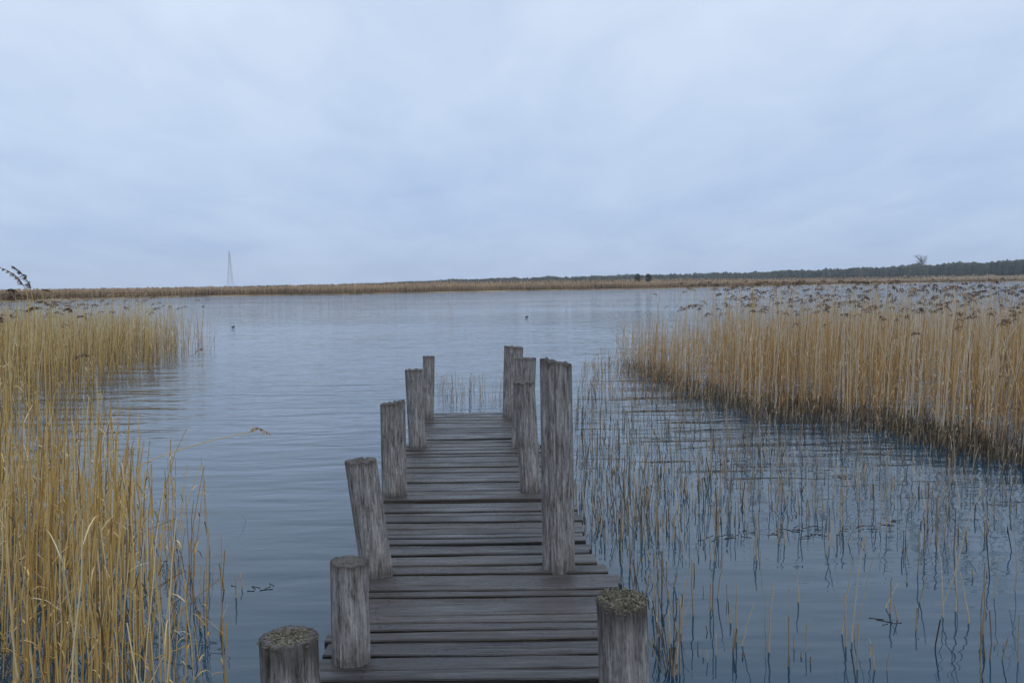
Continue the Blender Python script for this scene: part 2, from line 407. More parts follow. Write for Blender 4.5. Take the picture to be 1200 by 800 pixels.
# bare tree rising out of the ridge wood
def bare_tree(px, top_py, y):
    g = hill_h(px, y); p = at(px, top_py, y); H = p.z - g
    root = empty('bare_tree', (p.x, y, g))
    m = MB(); m.tubes(np.array([[(0, 0, -0.3), (0.2, 0, H * 0.45), (0, 0, H * 0.8)]]), np.array([[0.5, 0.34, 0.12]]), np.array([0.3]), 7)
    link('trunk', m.mesh('trunk', M_BARK), None, root)
    m = MB()
    for i in range(46):
        a = random.uniform(0, 6.28); z0 = H * random.uniform(0.4, 0.78); ln = H * random.uniform(0.18, 0.34)
        e1 = Vector((math.cos(a) * ln * .6, math.sin(a) * ln * .6, z0 + ln * .6)); e2 = e1 + Vector((math.cos(a) * ln * .3, math.sin(a) * ln * .3, ln * random.uniform(.2, .5)))
        m.tubes(np.array([[(0.1, 0, z0), tuple(e1), tuple(e2)]]), np.array([[0.14, 0.10, 0.05]]), np.array([0.4]), 4)
        for q in range(5):
            d = Vector((random.uniform(-1, 1), random.uniform(-1, 1), random.uniform(0, 1))) * ln * 0.45
            s0 = e1.lerp(e2, random.random())
            m.tubes(np.array([[tuple(s0), tuple(s0 + d)]]), np.array([[0.08, 0.05]]), np.array([0.4]), 3)
    link('crown', m.mesh('crown', M_BARK), None, root)
    tag(root, 'bare leafless tree with rounded crown rising above the dark ridge wood', 'tree')
bare_tree(1080, 301, 860)

# lattice mast far behind the left shore
MY = 1500.0
mp = at(268.5, 292, MY)
root = empty('lattice_mast', (mp.x, MY, 0.5))
Hm = mp.z - 0.5
def mw(z): return 4.5 * (1 - z / Hm) ** 1.15 + 0.45      # half width
lv = [0] + [Hm * k for k in (0.14, 0.27, 0.39, 0.50, 0.60, 0.69, 0.77, 0.84, 0.91)]
for sx, sy in ((1, 1), (1, -1), (-1, -1), (-1, 1)):
    m = MB()
    for a, b in zip(lv[:-1], lv[1:]): m.bar((sx * mw(a), sy * mw(a), a), (sx * mw(b), sy * mw(b), b), 0.25)
    link('leg', m.mesh('leg', M_STEEL), None, root)
m = MB()
cs = ((1, 1), (1, -1), (-1, -1), (-1, 1))
for a, b in zip(lv[:-1], lv[1:]):
    for i in range(4):
        (x0, y0), (x1, y1) = cs[i], cs[(i + 1) % 4]
        m.bar((x0 * mw(a), y0 * mw(a), a), (x1 * mw(b), y1 * mw(b), b), 0.11)
        m.bar((x1 * mw(a), y1 * mw(a), a), (x0 * mw(b), y0 * mw(b), b), 0.11)
        m.bar((x0 * mw(b), y0 * mw(b), b), (x1 * mw(b), y1 * mw(b), b), 0.11)
link('bracing', m.mesh('bracing', M_STEEL), None, root)
m = MB(); m.bar((0, 0, Hm * 0.9), (0, 0, Hm), 0.35); m.box((0, 0, Hm * 0.905), (2.2, 2.2, 0.5)); m.bar((-1.8, 0, Hm * .93), (-1.8, 0, Hm * .985), 0.25); m.bar((-1.8, 0, Hm * .935), (0, 0, Hm * .935), 0.25)
link('antenna', m.mesh('antenna', M_STEEL), None, root)
tag(root, 'tall slender lattice mast standing far behind the left shore', 'mast')

# ------------------------------------------------------------------ jetty
jetty = empty('jetty', (-0.3, 6.0, 0.0))
tag(jetty, 'old grey wooden jetty of cross planks between rough posts, running into the lake', 'jetty')
JO = jetty.location.copy()
DZ = 0.4
LY = [-1.6, 2.5, 3.6, 4.7, 6.0, 7.0, 8.4, 10.9]; LX = [-0.74, -0.80, -0.83, -0.88, -0.98, -1.04, -1.08, -1.06]
RY = [-1.6, 3.0, 4.4, 4.75, 4.85, 5.2, 6.0, 7.0, 8.4, 10.9]; RX = [0.50, 0.50, 0.53, 0.54, 0.46, 0.455, 0.44, 0.37, 0.27, 0.11]
bm = bmesh.new()
ton = bm.verts.layers.float.new('tone'); shade_gri = bm.verts.layers.float.new('shade_grime')
yy = -1.6; n = 0
while yy < 10.75:
    wd = random.choice((0.075, 0.09, 0.10, 0.11, 0.12, 0.14)) * random.uniform(0.94, 1.06)
    gap = random.choice((0.007, 0.009, 0.012, 0.015, 0.019, 0.026))
    wide = 4.42 < yy < 4.60
    yc = yy + wd / 2
    x0 = np.interp(yc, LY, LX) + random.uniform(-0.035, 0.03); x1 = np.interp(yc, RY, RX) + random.uniform(-0.03, 0.035)
    if wide: x1 = 0.575; wd = max(wd, 0.165)
    rot = random.gauss(0, 0.009); z = DZ + random.gauss(0, 0.007) + (0.012 if wide else 0); th = 0.038; tl = random.gauss(0, 0.03); sag = random.uniform(-0.006, 0.002)
    tn = random.random()
    NX = 13
    cols = []
    for i in range(NX):
        u = i / (NX - 1); x = x0 + (x1 - x0) * u
        ya = yc - wd / 2 + rot * (u - 0.5) * 1.3 + 0.011 * noise.noise(Vector((x * 3.5, n * 3.1, 0)))
        yb = yc + wd / 2 + rot * (u - 0.5) * 1.3 + 0.011 * noise.noise(Vector((x * 3.5, n * 3.1, 7)))
        zt = z + sag * 4 * u * (1 - u) + 0.002 * noise.noise(Vector((x * 4, n, 3)))
        ch = 0.010
        prof = [(ya, zt - th), (ya, zt - 0.007), (ya + 0.004, zt - 0.001), (ya + ch * 1.4, zt), (yc, zt - 0.001 + random.uniform(-.002, .003)), (yb - ch, zt), (yb - 0.002, zt - 0.004), (yb, zt - th)]
        col = []
        for ip, (py_, pz_) in enumerate(prof):
            vv = bm.verts.new((x - JO.x, py_ - JO.y, pz_ + tl * (py_ - yc) - JO.z)); vv[ton] = tn; vv[shade_gri] = (1, 1, 0.75, 0.1, 0, 0.1, 0.8, 1)[ip]; col.append(vv)
        cols.append(col)
    for a, b in zip(cols[:-1], cols[1:]):
        for k in range(8): bm.faces.new((a[k], b[k], b[(k + 1) % 8], a[(k + 1) % 8]))
    bm.faces.new(cols[0]); bm.faces.new(cols[-1][::-1])
    for xn in (x0 + 0.2 + random.gauss(0, 0.012), x1 - 0.14 + random.gauss(0, 0.012)):      # a nail into each stringer
        for dy in ((-0.028, 0.026) if wd > 0.1 else (0.0,)):
            nv = []
            for k in range(7):
                vv = bm.verts.new((xn + 0.006 * math.cos(k * .898) - JO.x, yc + dy + 0.006 * math.sin(k * .898) - JO.y, z + sag * 0.6 + 0.0045 + tl * dy - JO.z)); vv[ton] = tn; vv[shade_gri] = 1.0; nv.append(vv)
            bm.faces.new(nv)
    yy += wd + gap; n += 1
bmesh.ops.recalc_face_normals(bm, faces=bm.faces)
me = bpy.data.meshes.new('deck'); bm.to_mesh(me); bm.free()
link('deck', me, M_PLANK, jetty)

for side in (0, 1):                                      # two stringers carry the deck
    bm = bmesh.new(); ton = bm.verts.layers.float.new('tone'); prev = None
    for yq in np.linspace(-1.5, 10.6, 25):
        xq = (np.interp(yq, LY, LX) + 0.2) if side == 0 else (np.interp(yq, RY, RX) - 0.14)
        ring = [bm.verts.new((xq + a - JO.x, yq - JO.y, b)) for a, b in ((-0.055, 0.20), (0.055, 0.20), (0.055, 0.352), (-0.055, 0.352))]
        for q in ring: q[ton] = 0.8
        if prev:
            for k in range(4): bm.faces.new((prev[k], ring[k], ring[(k + 1) % 4], prev[(k + 1) % 4]))
        else: bm.faces.new(ring)
        prev = ring
    bm.faces.new(prev[::-1]); bmesh.ops.recalc_face_normals(bm, faces=bm.faces)
    me = bpy.data.meshes.new('stringer'); bm.to_mesh(me); bm.free()
    link('stringer', me, M_PLANK, jetty)

POST_BITS = []
def post(bx, by, tx, tz, rad, label, ty=None, slant=(0, 0), jag=0.006, stain=0.03, flat=0.0, sd=0):
    """post whose axis crosses the deck at (bx, by) and ends at (tx, ty, tz)"""
    ty = by if ty is None else ty
    A = Vector((bx, by, DZ)); B = Vector((tx, ty, tz)); ax = B - A
    bot = A - ax * ((DZ + 0.7) / ax.z)
    S, NR = 128, 44
    bm = bmesh.new(); ton = bm.verts.layers.float.new('tone')
    grv = [(random.uniform(0, 6.28), random.uniform(0.05, 0.11), random.choice((0.03, 0.05, 0.07, 0.10, 0.13)), random.uniform(-0.6, 0.75)) for _ in range(15)]
    org = A.copy()
    rings = []
    def rr(a, t_):
        r = 1 + 0.045 * noise.noise(Vector((math.cos(a) * 1.3 + sd * 7, math.sin(a) * 1.3, t_ * 1.5))) + 0.022 * noise.noise(Vector((math.cos(a) * 6, math.sin(a) * 6 + sd * 3, t_ * 2.2)))
        for (ga, gw, gd, gl) in grv:
            wob = ga + 0.10 * noise.noise(Vector((t_ * 3, ga * 5, sd)))
            d = (a - wob + math.pi) % (2 * math.pi) - math.pi
            if abs(d) < gw and t_ > gl: r -= gd * (1 - abs(d) / gw) * min(1, (t_ - gl) * 2.5)
        r *= 1 - flat * abs(math.sin(2 * a)) ** 2 * -0.5
        return r * rad
    for j in range(NR + 1):
        t_ = j / NR
        c = bot + (B - bot) * t_
        ring = []
        for i in range(S):
            a = i / S * 2 * math.pi
            r = rr(a, t_) * (1.05 - 0.06 * t_)
            x, y_ = math.cos(a) * r, math.sin(a) * r
            z = c.z
            if t_ > 0.9:
                k = (t_ - 0.9) / 0.1
                z += k * (slant[0] * x + slant[1] * y_ + jag * 2.2 * noise.noise(Vector((a * 2.5, sd * 5, 0))) + jag * noise.noise(Vector((a * 8, sd, 2))))
                if k > 0.99: r *= 0.985
            vv = bm.verts.new((c.x + x - org.x, c.y + y_ - org.y, z - org.z))
            drip = stain * (0.6 + 1.6 * max(0, noise.noise(Vector((math.cos(a) * 3, math.sin(a) * 3, sd * 9)))) )
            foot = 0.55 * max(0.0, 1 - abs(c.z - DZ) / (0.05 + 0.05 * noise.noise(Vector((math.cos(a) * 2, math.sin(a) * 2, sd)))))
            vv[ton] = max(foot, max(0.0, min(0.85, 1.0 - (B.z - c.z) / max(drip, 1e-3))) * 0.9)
            ring.append(vv)
        rings.append(ring)
    for a_, b_ in zip(rings[:-1], rings[1:]):
        for k in range(S): bm.faces.new((a_[k], a_[(k + 1) % S], b_[(k + 1) % S], b_[k]))
    last = rings[-1]; cz = sum(q.co.z for q in last) / S
    cxy = B - org
    for fr in (0.86, 0.6, 0.3):
        ring = []
        for i in range(S):
            q = rings[-1][i].co; x = cxy.x + (q.x - cxy.x) * fr; y_ = cxy.y + (q.y - cxy.y) * fr
            z = cz + (q.z - cz) * fr - 0.006 * (1 - fr) + 0.006 * noise.noise(Vector((x * 60, y_ * 60, sd)))+ (0.004 if fr > .8 else 0)
            vv = bm.verts.new((x, y_, z)); vv[ton] = 0.55; ring.append(vv)
        for k in range(S): bm.faces.new((last[k], last[(k + 1) % S], ring[(k + 1) % S], ring[k]))
        last = ring
    cv_ = bm.verts.new((cxy.x, cxy.y, cz - 0.008)); cv_[ton] = 0.6
    for k in range(S): bm.faces.new((last[k], last[(k + 1) % S], cv_))
    bmesh.ops.recalc_face_normals(bm, faces=bm.faces)
    for fc in bm.faces: fc.smooth = True
    me = bpy.data.meshes.new('post'); bm.to_mesh(me); bm.free()
    o = link('post', me, M_POST, jetty); o.location = org - JO
    if label: o['label'] = label
    return o, B, org

def from_px(bpx, bpy_, tpx, tpy, w_, **kw):              # base on the deck, top at the same distance
    b = on(bpx, bpy_, DZ); tp = at(tpx, tpy, b.y)
    return b.x, b.y, tp.x, tp.z, w_ * b.y / F / 2
L1t = at(338, 746, 2.62)
P_L1 = post(L1t.x + 0.01, 2.62, L1t.x, L1t.z, 0.0905, 'nearest left post with a mossy flat top', jag=0.004, stain=0.17, sd=1)
a = from_px(409, 779, 407, 662, 46); post(a[0], a[1] + a[4] * .6, a[2], a[3], a[4], 'short flat-topped left post with split grain', jag=0.005, stain=0.012, slant=(-0.06, 0.0), sd=2)
a = from_px(440, 674, 420, 542, 38); post(a[0], a[1] + a[4] * .6, a[2], a[3], a[4], 'left post leaning outward over the water', stain=0.016, slant=(0.04, 0), sd=3)
a = from_px(461, 581, 459, 473, 29.5); post(a[0], a[1] + a[4] * .6, a[2], a[3], a[4], None, slant=(0.12, 0), stain=0.035, sd=4)
a = from_px(489, 525, 484, 434, 20.5); post(a[0], a[1] + a[4] * .6, a[2], a[3], a[4], None, stain=0.02, sd=5)
a = from_px(501, 491, 502, 418, 14); post(a[0], a[1] + a[4] * .6, a[2], a[3], a[4], None, stain=0.05, sd=6)
R1t = at(729, 702, 2.95)
P_R1 = post(R1t.x + 0.012, 2.95, R1t.x, R1t.z, 0.088, 'nearest right post with a ragged mossy top', jag=0.012, stain=0.17, sd=7)
a = from_px(655, 667, 652, 425, 39); post(a[0], a[1] + a[4] * .6, a[2], a[3], a[4], 'tallest right post with a slanting ragged top', jag=0.010, stain=0.03, slant=(-0.20, 0), sd=8)
a = from_px(622, 577, 614, 449, 25); post(a[0], a[1] + a[4] * .6, a[2], a[3], a[4], None, stain=0.05, sd=9)
a = from_px(612, 523, 616, 420.5, 25.5); post(a[0], a[1] + a[4] * .6, a[2], a[3], a[4], None, stain=0.012, sd=10)
a = from_px(600, 488, 602, 407, 22.5); post(a[0], a[1] + a[4] * .6, a[2], a[3], a[4], None, stain=0.03, jag=0.010, slant=(-0.1, 0), sd=11)

def moss(P, rad, ragged):
    o, B, org = P
    m = MB(); n = 2600 if ragged else 2200
    a = rng.uniform(0, 6.28, n); r = rad * np.sqrt(rng.uniform(0, 1, n)) * (0.99 if ragged else 0.96)
    x, y_ = r * np.cos(a), r * np.sin(a)
    edge = r > rad * 0.86
    z = B.z - org.z + np.where(edge, rng.uniform(-0.02, 0.006, n), rng.uniform(-0.008, 0.006, n)) + (rng.normal(0, 0.006, n) if ragged else 0)
    spikes(m, np.stack([x + B.x - org.x, y_ + B.y - org.y], -1), z - 0.006, rng.uniform(0.004, 0.010, n) * (1.3 if ragged else 0.45), rng.uniform(0.003, 0.006, n), rng.uniform(0, 1, n), 4, 0.5)
    n = 260; a = rng.uniform(0, 6.28, n); r = rad * np.sqrt(rng.uniform(0, 1, n)) * 0.93
    spikes(m, np.stack([r * np.cos(a) + B.x - org.x, r * np.sin(a) + B.y - org.y], -1), np.full(n, B.z - org.z - 0.010) + rng.uniform(-0.006, 0.003, n), rng.uniform(0.008, 0.018, n) * (1.0 if ragged else 0.55), rng.uniform(0.008, 0.018, n), rng.uniform(0, 1, n), 8, 0.2)
    link('moss', m.mesh('moss', M_MOSS), None, o)
moss(P_L1, 0.088, False); moss(P_R1, 0.086, True)

for yq, xa, xb in ((2.75, -0.86, 0.5), (3.62, -0.88, 0.52), (4.92, -0.92, 0.53), (6.62, -1.06, 0.40), (8.5, -1.12, 0.28), (10.45, -1.10, 0.13)):
    m = MB(); m.box(((xa + xb) / 2 - JO.x, yq - JO.y, 0.275), (xb - xa, 0.11, 0.13), tone=0.9)
    m2 = m.mesh('crossbeam', M_PLANK); link('crossbeam', m2, None, jetty)

# ------------------------------------------------------------------ reeds
def curves(base, h, bend, az, m=6, kink=0.0):            # N stems bending towards az; returns N,m,3
    u = np.linspace(0, 1, m)[None, :]
    N_ = len(h)
    lat = bend[:, None] * h[:, None] * (0.45 * u + 0.55 * u ** 2.2)
    p = np.zeros((N_, m, 3))
    p[:, :, 0] = base[:, 0:1] + np.cos(az)[:, None] * lat
    p[:, :, 1] = base[:, 1:2] + np.sin(az)[:, None] * lat
    p[:, :, 2] = base[:, 2:3] + h[:, None] * u - 0.25 * bend[:, None] ** 2 * h[:, None] * u ** 2
    if kink: p[:, 1:, :2] += rng.normal(0, kink, (N_, m - 1, 2)) * h[:, None, None]
    return p
def sample(P, t_):                                       # point on each polyline at fraction t
    m = P.shape[1]; q = np.clip(t_, 0, 0.999) * (m - 1); i = q.astype(int); fr = (q - i)[:, None]
    r = np.arange(len(P)); return P[r, i] * (1 - fr) + P[r, i + 1] * fr
def leaves(mb, P, per, lo, hi, ln, wd, tone, droop=0.32, m=4):
    idx = np.repeat(np.arange(len(P)), per); n = len(idx)
    if n == 0: return
    s = sample(P[idx], rng.uniform(lo, hi, n)); az = rng.uniform(0, 6.28, n); L_ = ln * rng.uniform(0.5, 1.3, n)
    u = np.linspace(0, 1, m)[None, :]
    out_ = rng.uniform(0.12, 0.55, n)[:, None] * L_[:, None] * u ** 0.9
    dz = L_[:, None] * (rng.uniform(0.2, 0.9, n)[:, None] * u - droop * rng.uniform(0.3, 2.0, n)[:, None] * u ** 2)
    pts = s[:, None, :] + np.stack([np.cos(az)[:, None] * out_, np.sin(az)[:, None] * out_, dz], -1)
    side = np.stack([-np.sin(az), np.cos(az), 0 * az], -1)
    w_ = wd * np.array([0.7, 1.0, 0.75, 0.12])[None, :m] * rng.uniform(0.6, 1.2, n)[:, None]
    mb.ribbons(pts, w_, side, np.clip(tone[idx] + rng.normal(0, 0.12, n), 0, 1))
def plumes(mb, tip, az, ln, strands=12, wd=0.008, droop=1.0, spread=1.0, fine=1.0):
    N_ = len(tip); idx = np.repeat(np.arange(N_), strands); n = len(idx)
    tn = rng.uniform(0.1, 0.8, N_)
    u0 = rng.uniform(0, 1, n); L_ = ln[idx]
    a = az[idx]
    def axis(u, L__, aa):                                # nodding head
        return np.stack([np.cos(aa) * L__ * spread * (0.30 * u + 0.55 * u ** 2), np.sin(aa) * L__ * spread * (0.30 * u + 0.55 * u ** 2), L__ * (0.8 * u - 0.85 * droop * u ** 2)], -1)
    s = tip[idx] + axis(u0, L_, a)
    sa = a + rng.normal(0, 0.9, n); sl = fine * L_ * rng.uniform(0.22, 0.5, n) * (1.1 - 0.5 * u0)
    u = np.linspace(0, 1, 4)[None, :]
    o_ = sl[:, None] * 0.75 * u; dz = sl[:, None] * ((0.35 - 0.9 * droop * u0[:, None]) * u - 0.55 * u ** 2)
    pts = s[:, None, :] + np.stack([np.cos(sa)[:, None] * o_, np.sin(sa)[:, None] * o_, dz], -1)
    side = np.stack([-np.sin(sa), np.cos(sa), rng.normal(0, 0.8, n)], -1); side /= np.linalg.norm(side, axis=1)[:, None]
    mb.ribbons(pts, wd * np.array([0.5, 1.0, 0.9, 0.15])[None, :] * rng.uniform(0.7, 1.4, n)[:, None], side, np.clip(tn[idx] + rng.normal(0, 0.15, n), 0, 1))
    uu = np.linspace(0, 1, 5)
    ax = np.stack([tip + axis(np.full(N_, q), ln, az) for q in uu], 1)
    mb.tubes(ax, np.array([0.0022, 0.002, 0.0016, 0.0012, 0.0006])[None, :], tn)

def inpoly(px, py, poly):
    px, py = np.asarray(px), np.asarray(py); c = np.zeros(px.shape, bool); n = len(poly)
    for i in range(n):
        x0, y0 = poly[i]; x1, y1 = poly[(i + 1) % n]
        c ^= ((y0 > py) != (y1 > py)) & (px < (x1 - x0) * (py - y0) / (y1 - y0 + 1e-12) + x0)
    return c
def scatter(poly, n):                                    # uniform points inside a plan polygon (world x, y)
    P = np.array(poly); lo, hi = P.min(0), P.max(0); outp = np.zeros((0, 2))
    while len(outp) < n:
        q = rng.uniform(lo, hi, (n * 2, 2)); outp = np.concatenate([outp, q[inpoly(q[:, 0], q[:, 1], poly)]])
    return outp[:n]
def clumped(q, s=1.1, off=0.0, thr=-0.15):               # keep natural clumps
    k = np.array([noise.noise(Vector((a * s, b * s, off))) for a, b in q]); return q[k + rng.normal(0, 0.18, len(q)) > thr]
def plan(pts): return [tuple(on(a, b)[:2]) for a, b in pts]
def zero(q): return np.concatenate([q, np.full((len(q), 1), -0.25)], 1)
CI = np.array(cam.matrix_world.inverted())
def project(p):
    q = np.concatenate([p, np.ones((len(p), 1))], 1) @ CI.T
    return 600 + F * q[:, 0] / -q[:, 2], 400 - F * q[:, 1] / -q[:, 2], -q[:, 2]

# --- right bed
def thin(q):                                             # the bed opens up towards its left end
    px, _, _ = project(np.concatenate([q, np.zeros((len(q), 1))], 1))
    return q[rng.random(len(q)) < np.clip((px - 752) / 120, 0.05, 1)]
edge = plan([(745, 434), (790, 456), (850, 472), (905, 490), (960, 484), (1015, 502), (1085, 508), (1130, 530), (1180, 534), (1260, 570)])
back = plan([(1560, 430), (1240, 392), (1000, 388), (860, 396), (770, 412)])
RB = edge + back
def bed(mb_stem, q, hlo, hhi, bendlo, bendhi, rad, mat_tone, leafper, leaflen=0.26, leafw=0.010, lo=0.25, hi=0.75, wind=0.2, m=6, pale=0.35):
    b = zero(q); n = len(b); h = rng.uniform(hlo, hhi, n) + 0.25
    az = np.where(rng.random(n) < 0.75, rng.normal(wind, 0.7, n), rng.uniform(0, 6.28, n))
    P = curves(b, h, rng.uniform(bendlo, bendhi, n), az, m, 0.004)
    tn = np.clip(rng.normal(mat_tone, 0.27, n), 0, 1)
    P[:, 1:, :2] += (rng.random(n) < 0.12)[:, None, None] * rng.normal(0, 0.22, (n, 1, 2)) * np.linspace(0.2, 1, m - 1)[None, :, None] * h[:, None, None]
    mb_stem.tubes(P, rad * np.linspace(1.1, 0.75, m)[None, :] * rng.uniform(0.75, 1.25, n)[:, None], np.clip(tn[:, None] + pale * (np.clip(P[:, :, 2] / 1.1, 0, 1) - 0.8), 0, 1))
    leaves(mb_stem, P, leafper, lo, hi, leaflen, leafw, tn)
    return P, az, tn
mb = MB()
q = thin(clumped(scatter(RB, 10800), 0.8, 3.0, -0.25))
q[:, 1] += rng.normal(0, 0.35, len(q)) - 0.9 * np.array([noise.noise(Vector((a * 0.9, b * 0.9, 4))) for a, b in q])
bed(mb, q, 0.28, 1.02, 0.0, 0.14, 0.0036, 0.44, 3, 0.24, 0.009, 0.35, 0.95)
q = thin(scatter(RB, 1700))
bed(mb, q, 0.8, 1.5, 0.0, 0.12, 0.0042, 0.56, 2, 0.24, 0.008, 0.3, 0.9)
q = thin(scatter(RB, 1650))
Pt, azt, tnt = bed(mb, q, 1.2, 1.98, 0.01, 0.10, 0.0047, 0.70, 1, 0.22, 0.007, 0.3, 0.7)
# sparse fringe towards the jetty
fr_ = plan([(676, 432), (700, 424), (770, 414), (842, 478), (780, 476), (720, 470), (680, 462)])
q = scatter(fr_, 420)
bed(mb, q, 0.06, 0.42, 0.0, 0.25, 0.0038, 0.45, 1, 0.14, 0.008, 0.6, 1.0)
fr_ = plan([(720, 420), (770, 408), (830, 462), (760, 446)])
q = scatter(fr_, 300)
bed(mb, q, 0.4, 1.25, 0.0, 0.12, 0.0034, 0.62, 1, 0.2, 0.008, 0.4, 0.95)
right_bed = tag(link('reed_bed', mb.mesh('reed_bed', M_TAWNY), None), 'dense tawny reed bed standing in the lake right of the jetty', 'reeds', kind='stuff')
mbp = MB()
k = rng.random(len(Pt)) < 0.45
plumes(mbp, Pt[k][:, -1], azt[k], rng.uniform(0.15, 0.26, k.sum()), 26, 0.010, 0.66, 0.85)
link('plume', mbp.mesh('plume', M_PLUME), None, right_bed)['kind'] = 'stuff'

# --- left bed in the middle distance
LB = plan([(257, 408), (215, 424), (170, 440), (120, 455), (60, 485), (-60, 520), (-260, 540), (-260, 400), (-80, 389), (60, 391), (170, 392), (240, 400)])
mb = MB()
def thin_tip(q):
    px, _, _ = project(np.concatenate([q, np.zeros((len(q), 1))], 1))
    return q[rng.random(len(q)) < np.clip((262 - px) / 110, 0.04, 1)]
q = thin_tip(clumped(scatter(LB, 9000), 0.5, 9.0, -0.2))
bed(mb, q, 0.35, 1.1, 0.0, 0.16, 0.0038, 0.50, 3, 0.24, 0.010, 0.35, 0.95)
q = thin_tip(scatter(LB, 2800))
bed(mb, q, 0.95, 1.5, 0.0, 0.14, 0.0042, 0.7, 2, 0.24, 0.009, 0.3, 0.9)
q = thin_tip(scatter(LB, 1000))
Pt, azt, tnt = bed(mb, q, 1.25, 1.85, 0.02, 0.16, 0.0062, 0.92, 1, 0.22, 0.008, 0.3, 0.7)
left_bed = tag(link('reed_bed', mb.mesh('reed_bed', M_GOLD), None), 'golden reed bed at the left edge, farther along the shore', 'reeds', kind='stuff')
mbp = MB(); k = rng.random(len(Pt)) < 0.34
plumes(mbp, Pt[k][:, -1], azt[k], rng.uniform(0.18, 0.30, k.sum()), 24, 0.012, 0.7, 0.85)
link('plume', mbp.mesh('plume', M_PLUME), None, left_bed)['kind'] = 'stuff'

# --- near left clump: mass as stuff, the largest stems as things
NL = plan([(60, 560), (130, 585), (205, 640), (255, 720), (272, 800), (230, 905), (120, 980), (-150, 1000), (-420, 760), (-300, 600), (-80, 545)])
q = clumped(scatter(NL, 900), 1.4, 2.0, -0.12)
dense = scatter(plan([(30, 560), (90, 600), (150, 680), (190, 780), (170, 900), (60, 960), (-150, 960), (-300, 700), (-80, 560)]), 700)
q = np.concatenate([q, dense])
hN = rng.uniform(0.55, 1.25, len(q)) * np.where(q[:, 1] > 5.5, 0.9, 1.0)
# stems nearer the open water are shorter
X0, Y0, D0 = project(zero(q))
hN *= np.clip(1.15 - np.clip((X0 - 120) / 260, 0, 0.5), 0.55, 1.1)
Xt, Yt, Dt = project(np.concatenate([q, hN[:, None]], 1))
vis = np.clip(np.minimum(Y0, 800) - np.maximum(Yt, 0), 0, None) * ((X0 > -5) & (X0 < 300))
order = np.argsort(-vis)
NIND = 120
ind = order[:NIND]; rest = order[NIND:]
mb = MB()
def stems_at(qq, hh):
    b = zero(qq); n = len(b); az = np.where(rng.random(n) < 0.7, rng.normal(0.1, 0.8, n), rng.uniform(0, 6.28, n))
    bend = np.abs(rng.normal(0.04, 0.07, n)); bend[rng.random(n) < 0.05] += 0.15
    return curves(b, hh + 0.25, bend, az, 7, 0.005)
P = stems_at(q[rest], hN[rest]); tn = np.clip(rng.normal(0.55, 0.28, len(P)), 0, 1)
mb.tubes(P, 0.0038 * np.linspace(1.1, 0.65, 7)[None, :] * rng.uniform(0.6, 1.25, len(P))[:, None], tn, 4)
leaves(mb, P, 2, 0.3, 0.95, 0.24, 0.008, tn)
# bent and broken litter low in the clump
q2 = scatter(plan([(30, 600), (120, 640), (185, 720), (200, 800), (170, 900), (60, 960), (-150, 960), (-300, 700), (-80, 580)]), 420); P2 = curves(zero(q2), rng.uniform(0.32, 0.7, 420), rng.uniform(0.2, 1.1, 420), rng.uniform(0, 6.28, 420), 6, 0.02)
mb.tubes(P2, 0.003 * np.ones((1, 6)), np.clip(rng.normal(0.28, 0.28, 420), 0, 1), 3)
tag(link('reed_bed', mb.mesh('reed_bed', M_GOLD), None), 'golden reed clump rising from the water in the near left corner', 'reeds', kind='stuff')

# prototypes of single reeds, copied for every instance
def protos(n, h, bend, rad, leafn, leaflen, leafw, mat, leafmat, tone, plume_len=0.0, kink=0.006):
    out_ = []
    for i in range(n):
        az = 0.0
        P = curves(np.array([[0, 0, -0.25]]), np.array([h + 0.25]), np.array([random.uniform(*bend)]), np.array([az]), 8, kink)
        m = MB(); m.tubes(P, rad * np.linspace(1.1, 0.55, 8)[None, :] * random.uniform(0.75, 1.25), np.array([min(1, max(0, random.gauss(tone, 0.15)))]), 5)
        parts = [('stem', m.mesh('stem', mat, True))]
        for k_ in range(leafn if leafn < 1 else random.randint(1, leafn)):
            m = MB(); leaves(m, P, 1, 0.3, 0.92, leaflen, leafw, np.array([tone])); parts.append(('leaf', m.mesh('leaf', leafmat)))
        if plume_len:
            m = MB(); plumes(m, P[:, -1], np.array([random.gauss(0, 0.3)]), np.array([plume_len * random.uniform(0.8, 1.2)]), 18, 0.009); parts.append(('plume', m.mesh('plume', M_PLUME)))
        out_.append(parts)
    return out_
def place(parts, name, x, y_, sc, rz, label, group, cat='reed', tilt=0.0):
    r = empty(name, (x, y_, 0), rz); r.scale = (1, 1, sc); r.rotation_euler = (tilt * math.cos(rz), 0, rz)
    for nm, me in parts: link(nm, me, None, r)
    return tag(r, label, cat, group)
near_protos = protos(18, 1.0, (0.0, 0.13), 0.0038, 2, 0.24, 0.0085, M_GOLD, M_GOLDLEAF, 0.58)
for i in ind:
    place(random.choice(near_protos), 'reed', q[i, 0], q[i, 1], hN[i], random.gauss(0.1, 0.9), 'tall straw-gold reed stem at the front of the near left clump', 'tall reeds at the front of the near left clump')

# plumed reeds along the front of the right bed
pl_protos = protos(12, 1.7, (0.02, 0.10), 0.0055, 2, 0.22, 0.009, M_TAWNY, M_TAWNY, 0.9, 0.18)
E = np.array(edge)
for i in range(86):
    s = random.uniform(0.12, 0.93) * (len(E) - 1); k = int(s); fr = s - k
    x, y_ = E[k] * (1 - fr) + E[k + 1] * fr
    place(random.choice(pl_protos), 'plumed_reed', x + random.uniform(-.1, .3), y_ + random.uniform(0.1, 1.6), random.uniform(0.88, 1.12), random.gauss(0.2, 0.7), 'tall pale reed with a brown nodding plume at the front of the right reed bed', 'plumed reeds at the front of the right bed')

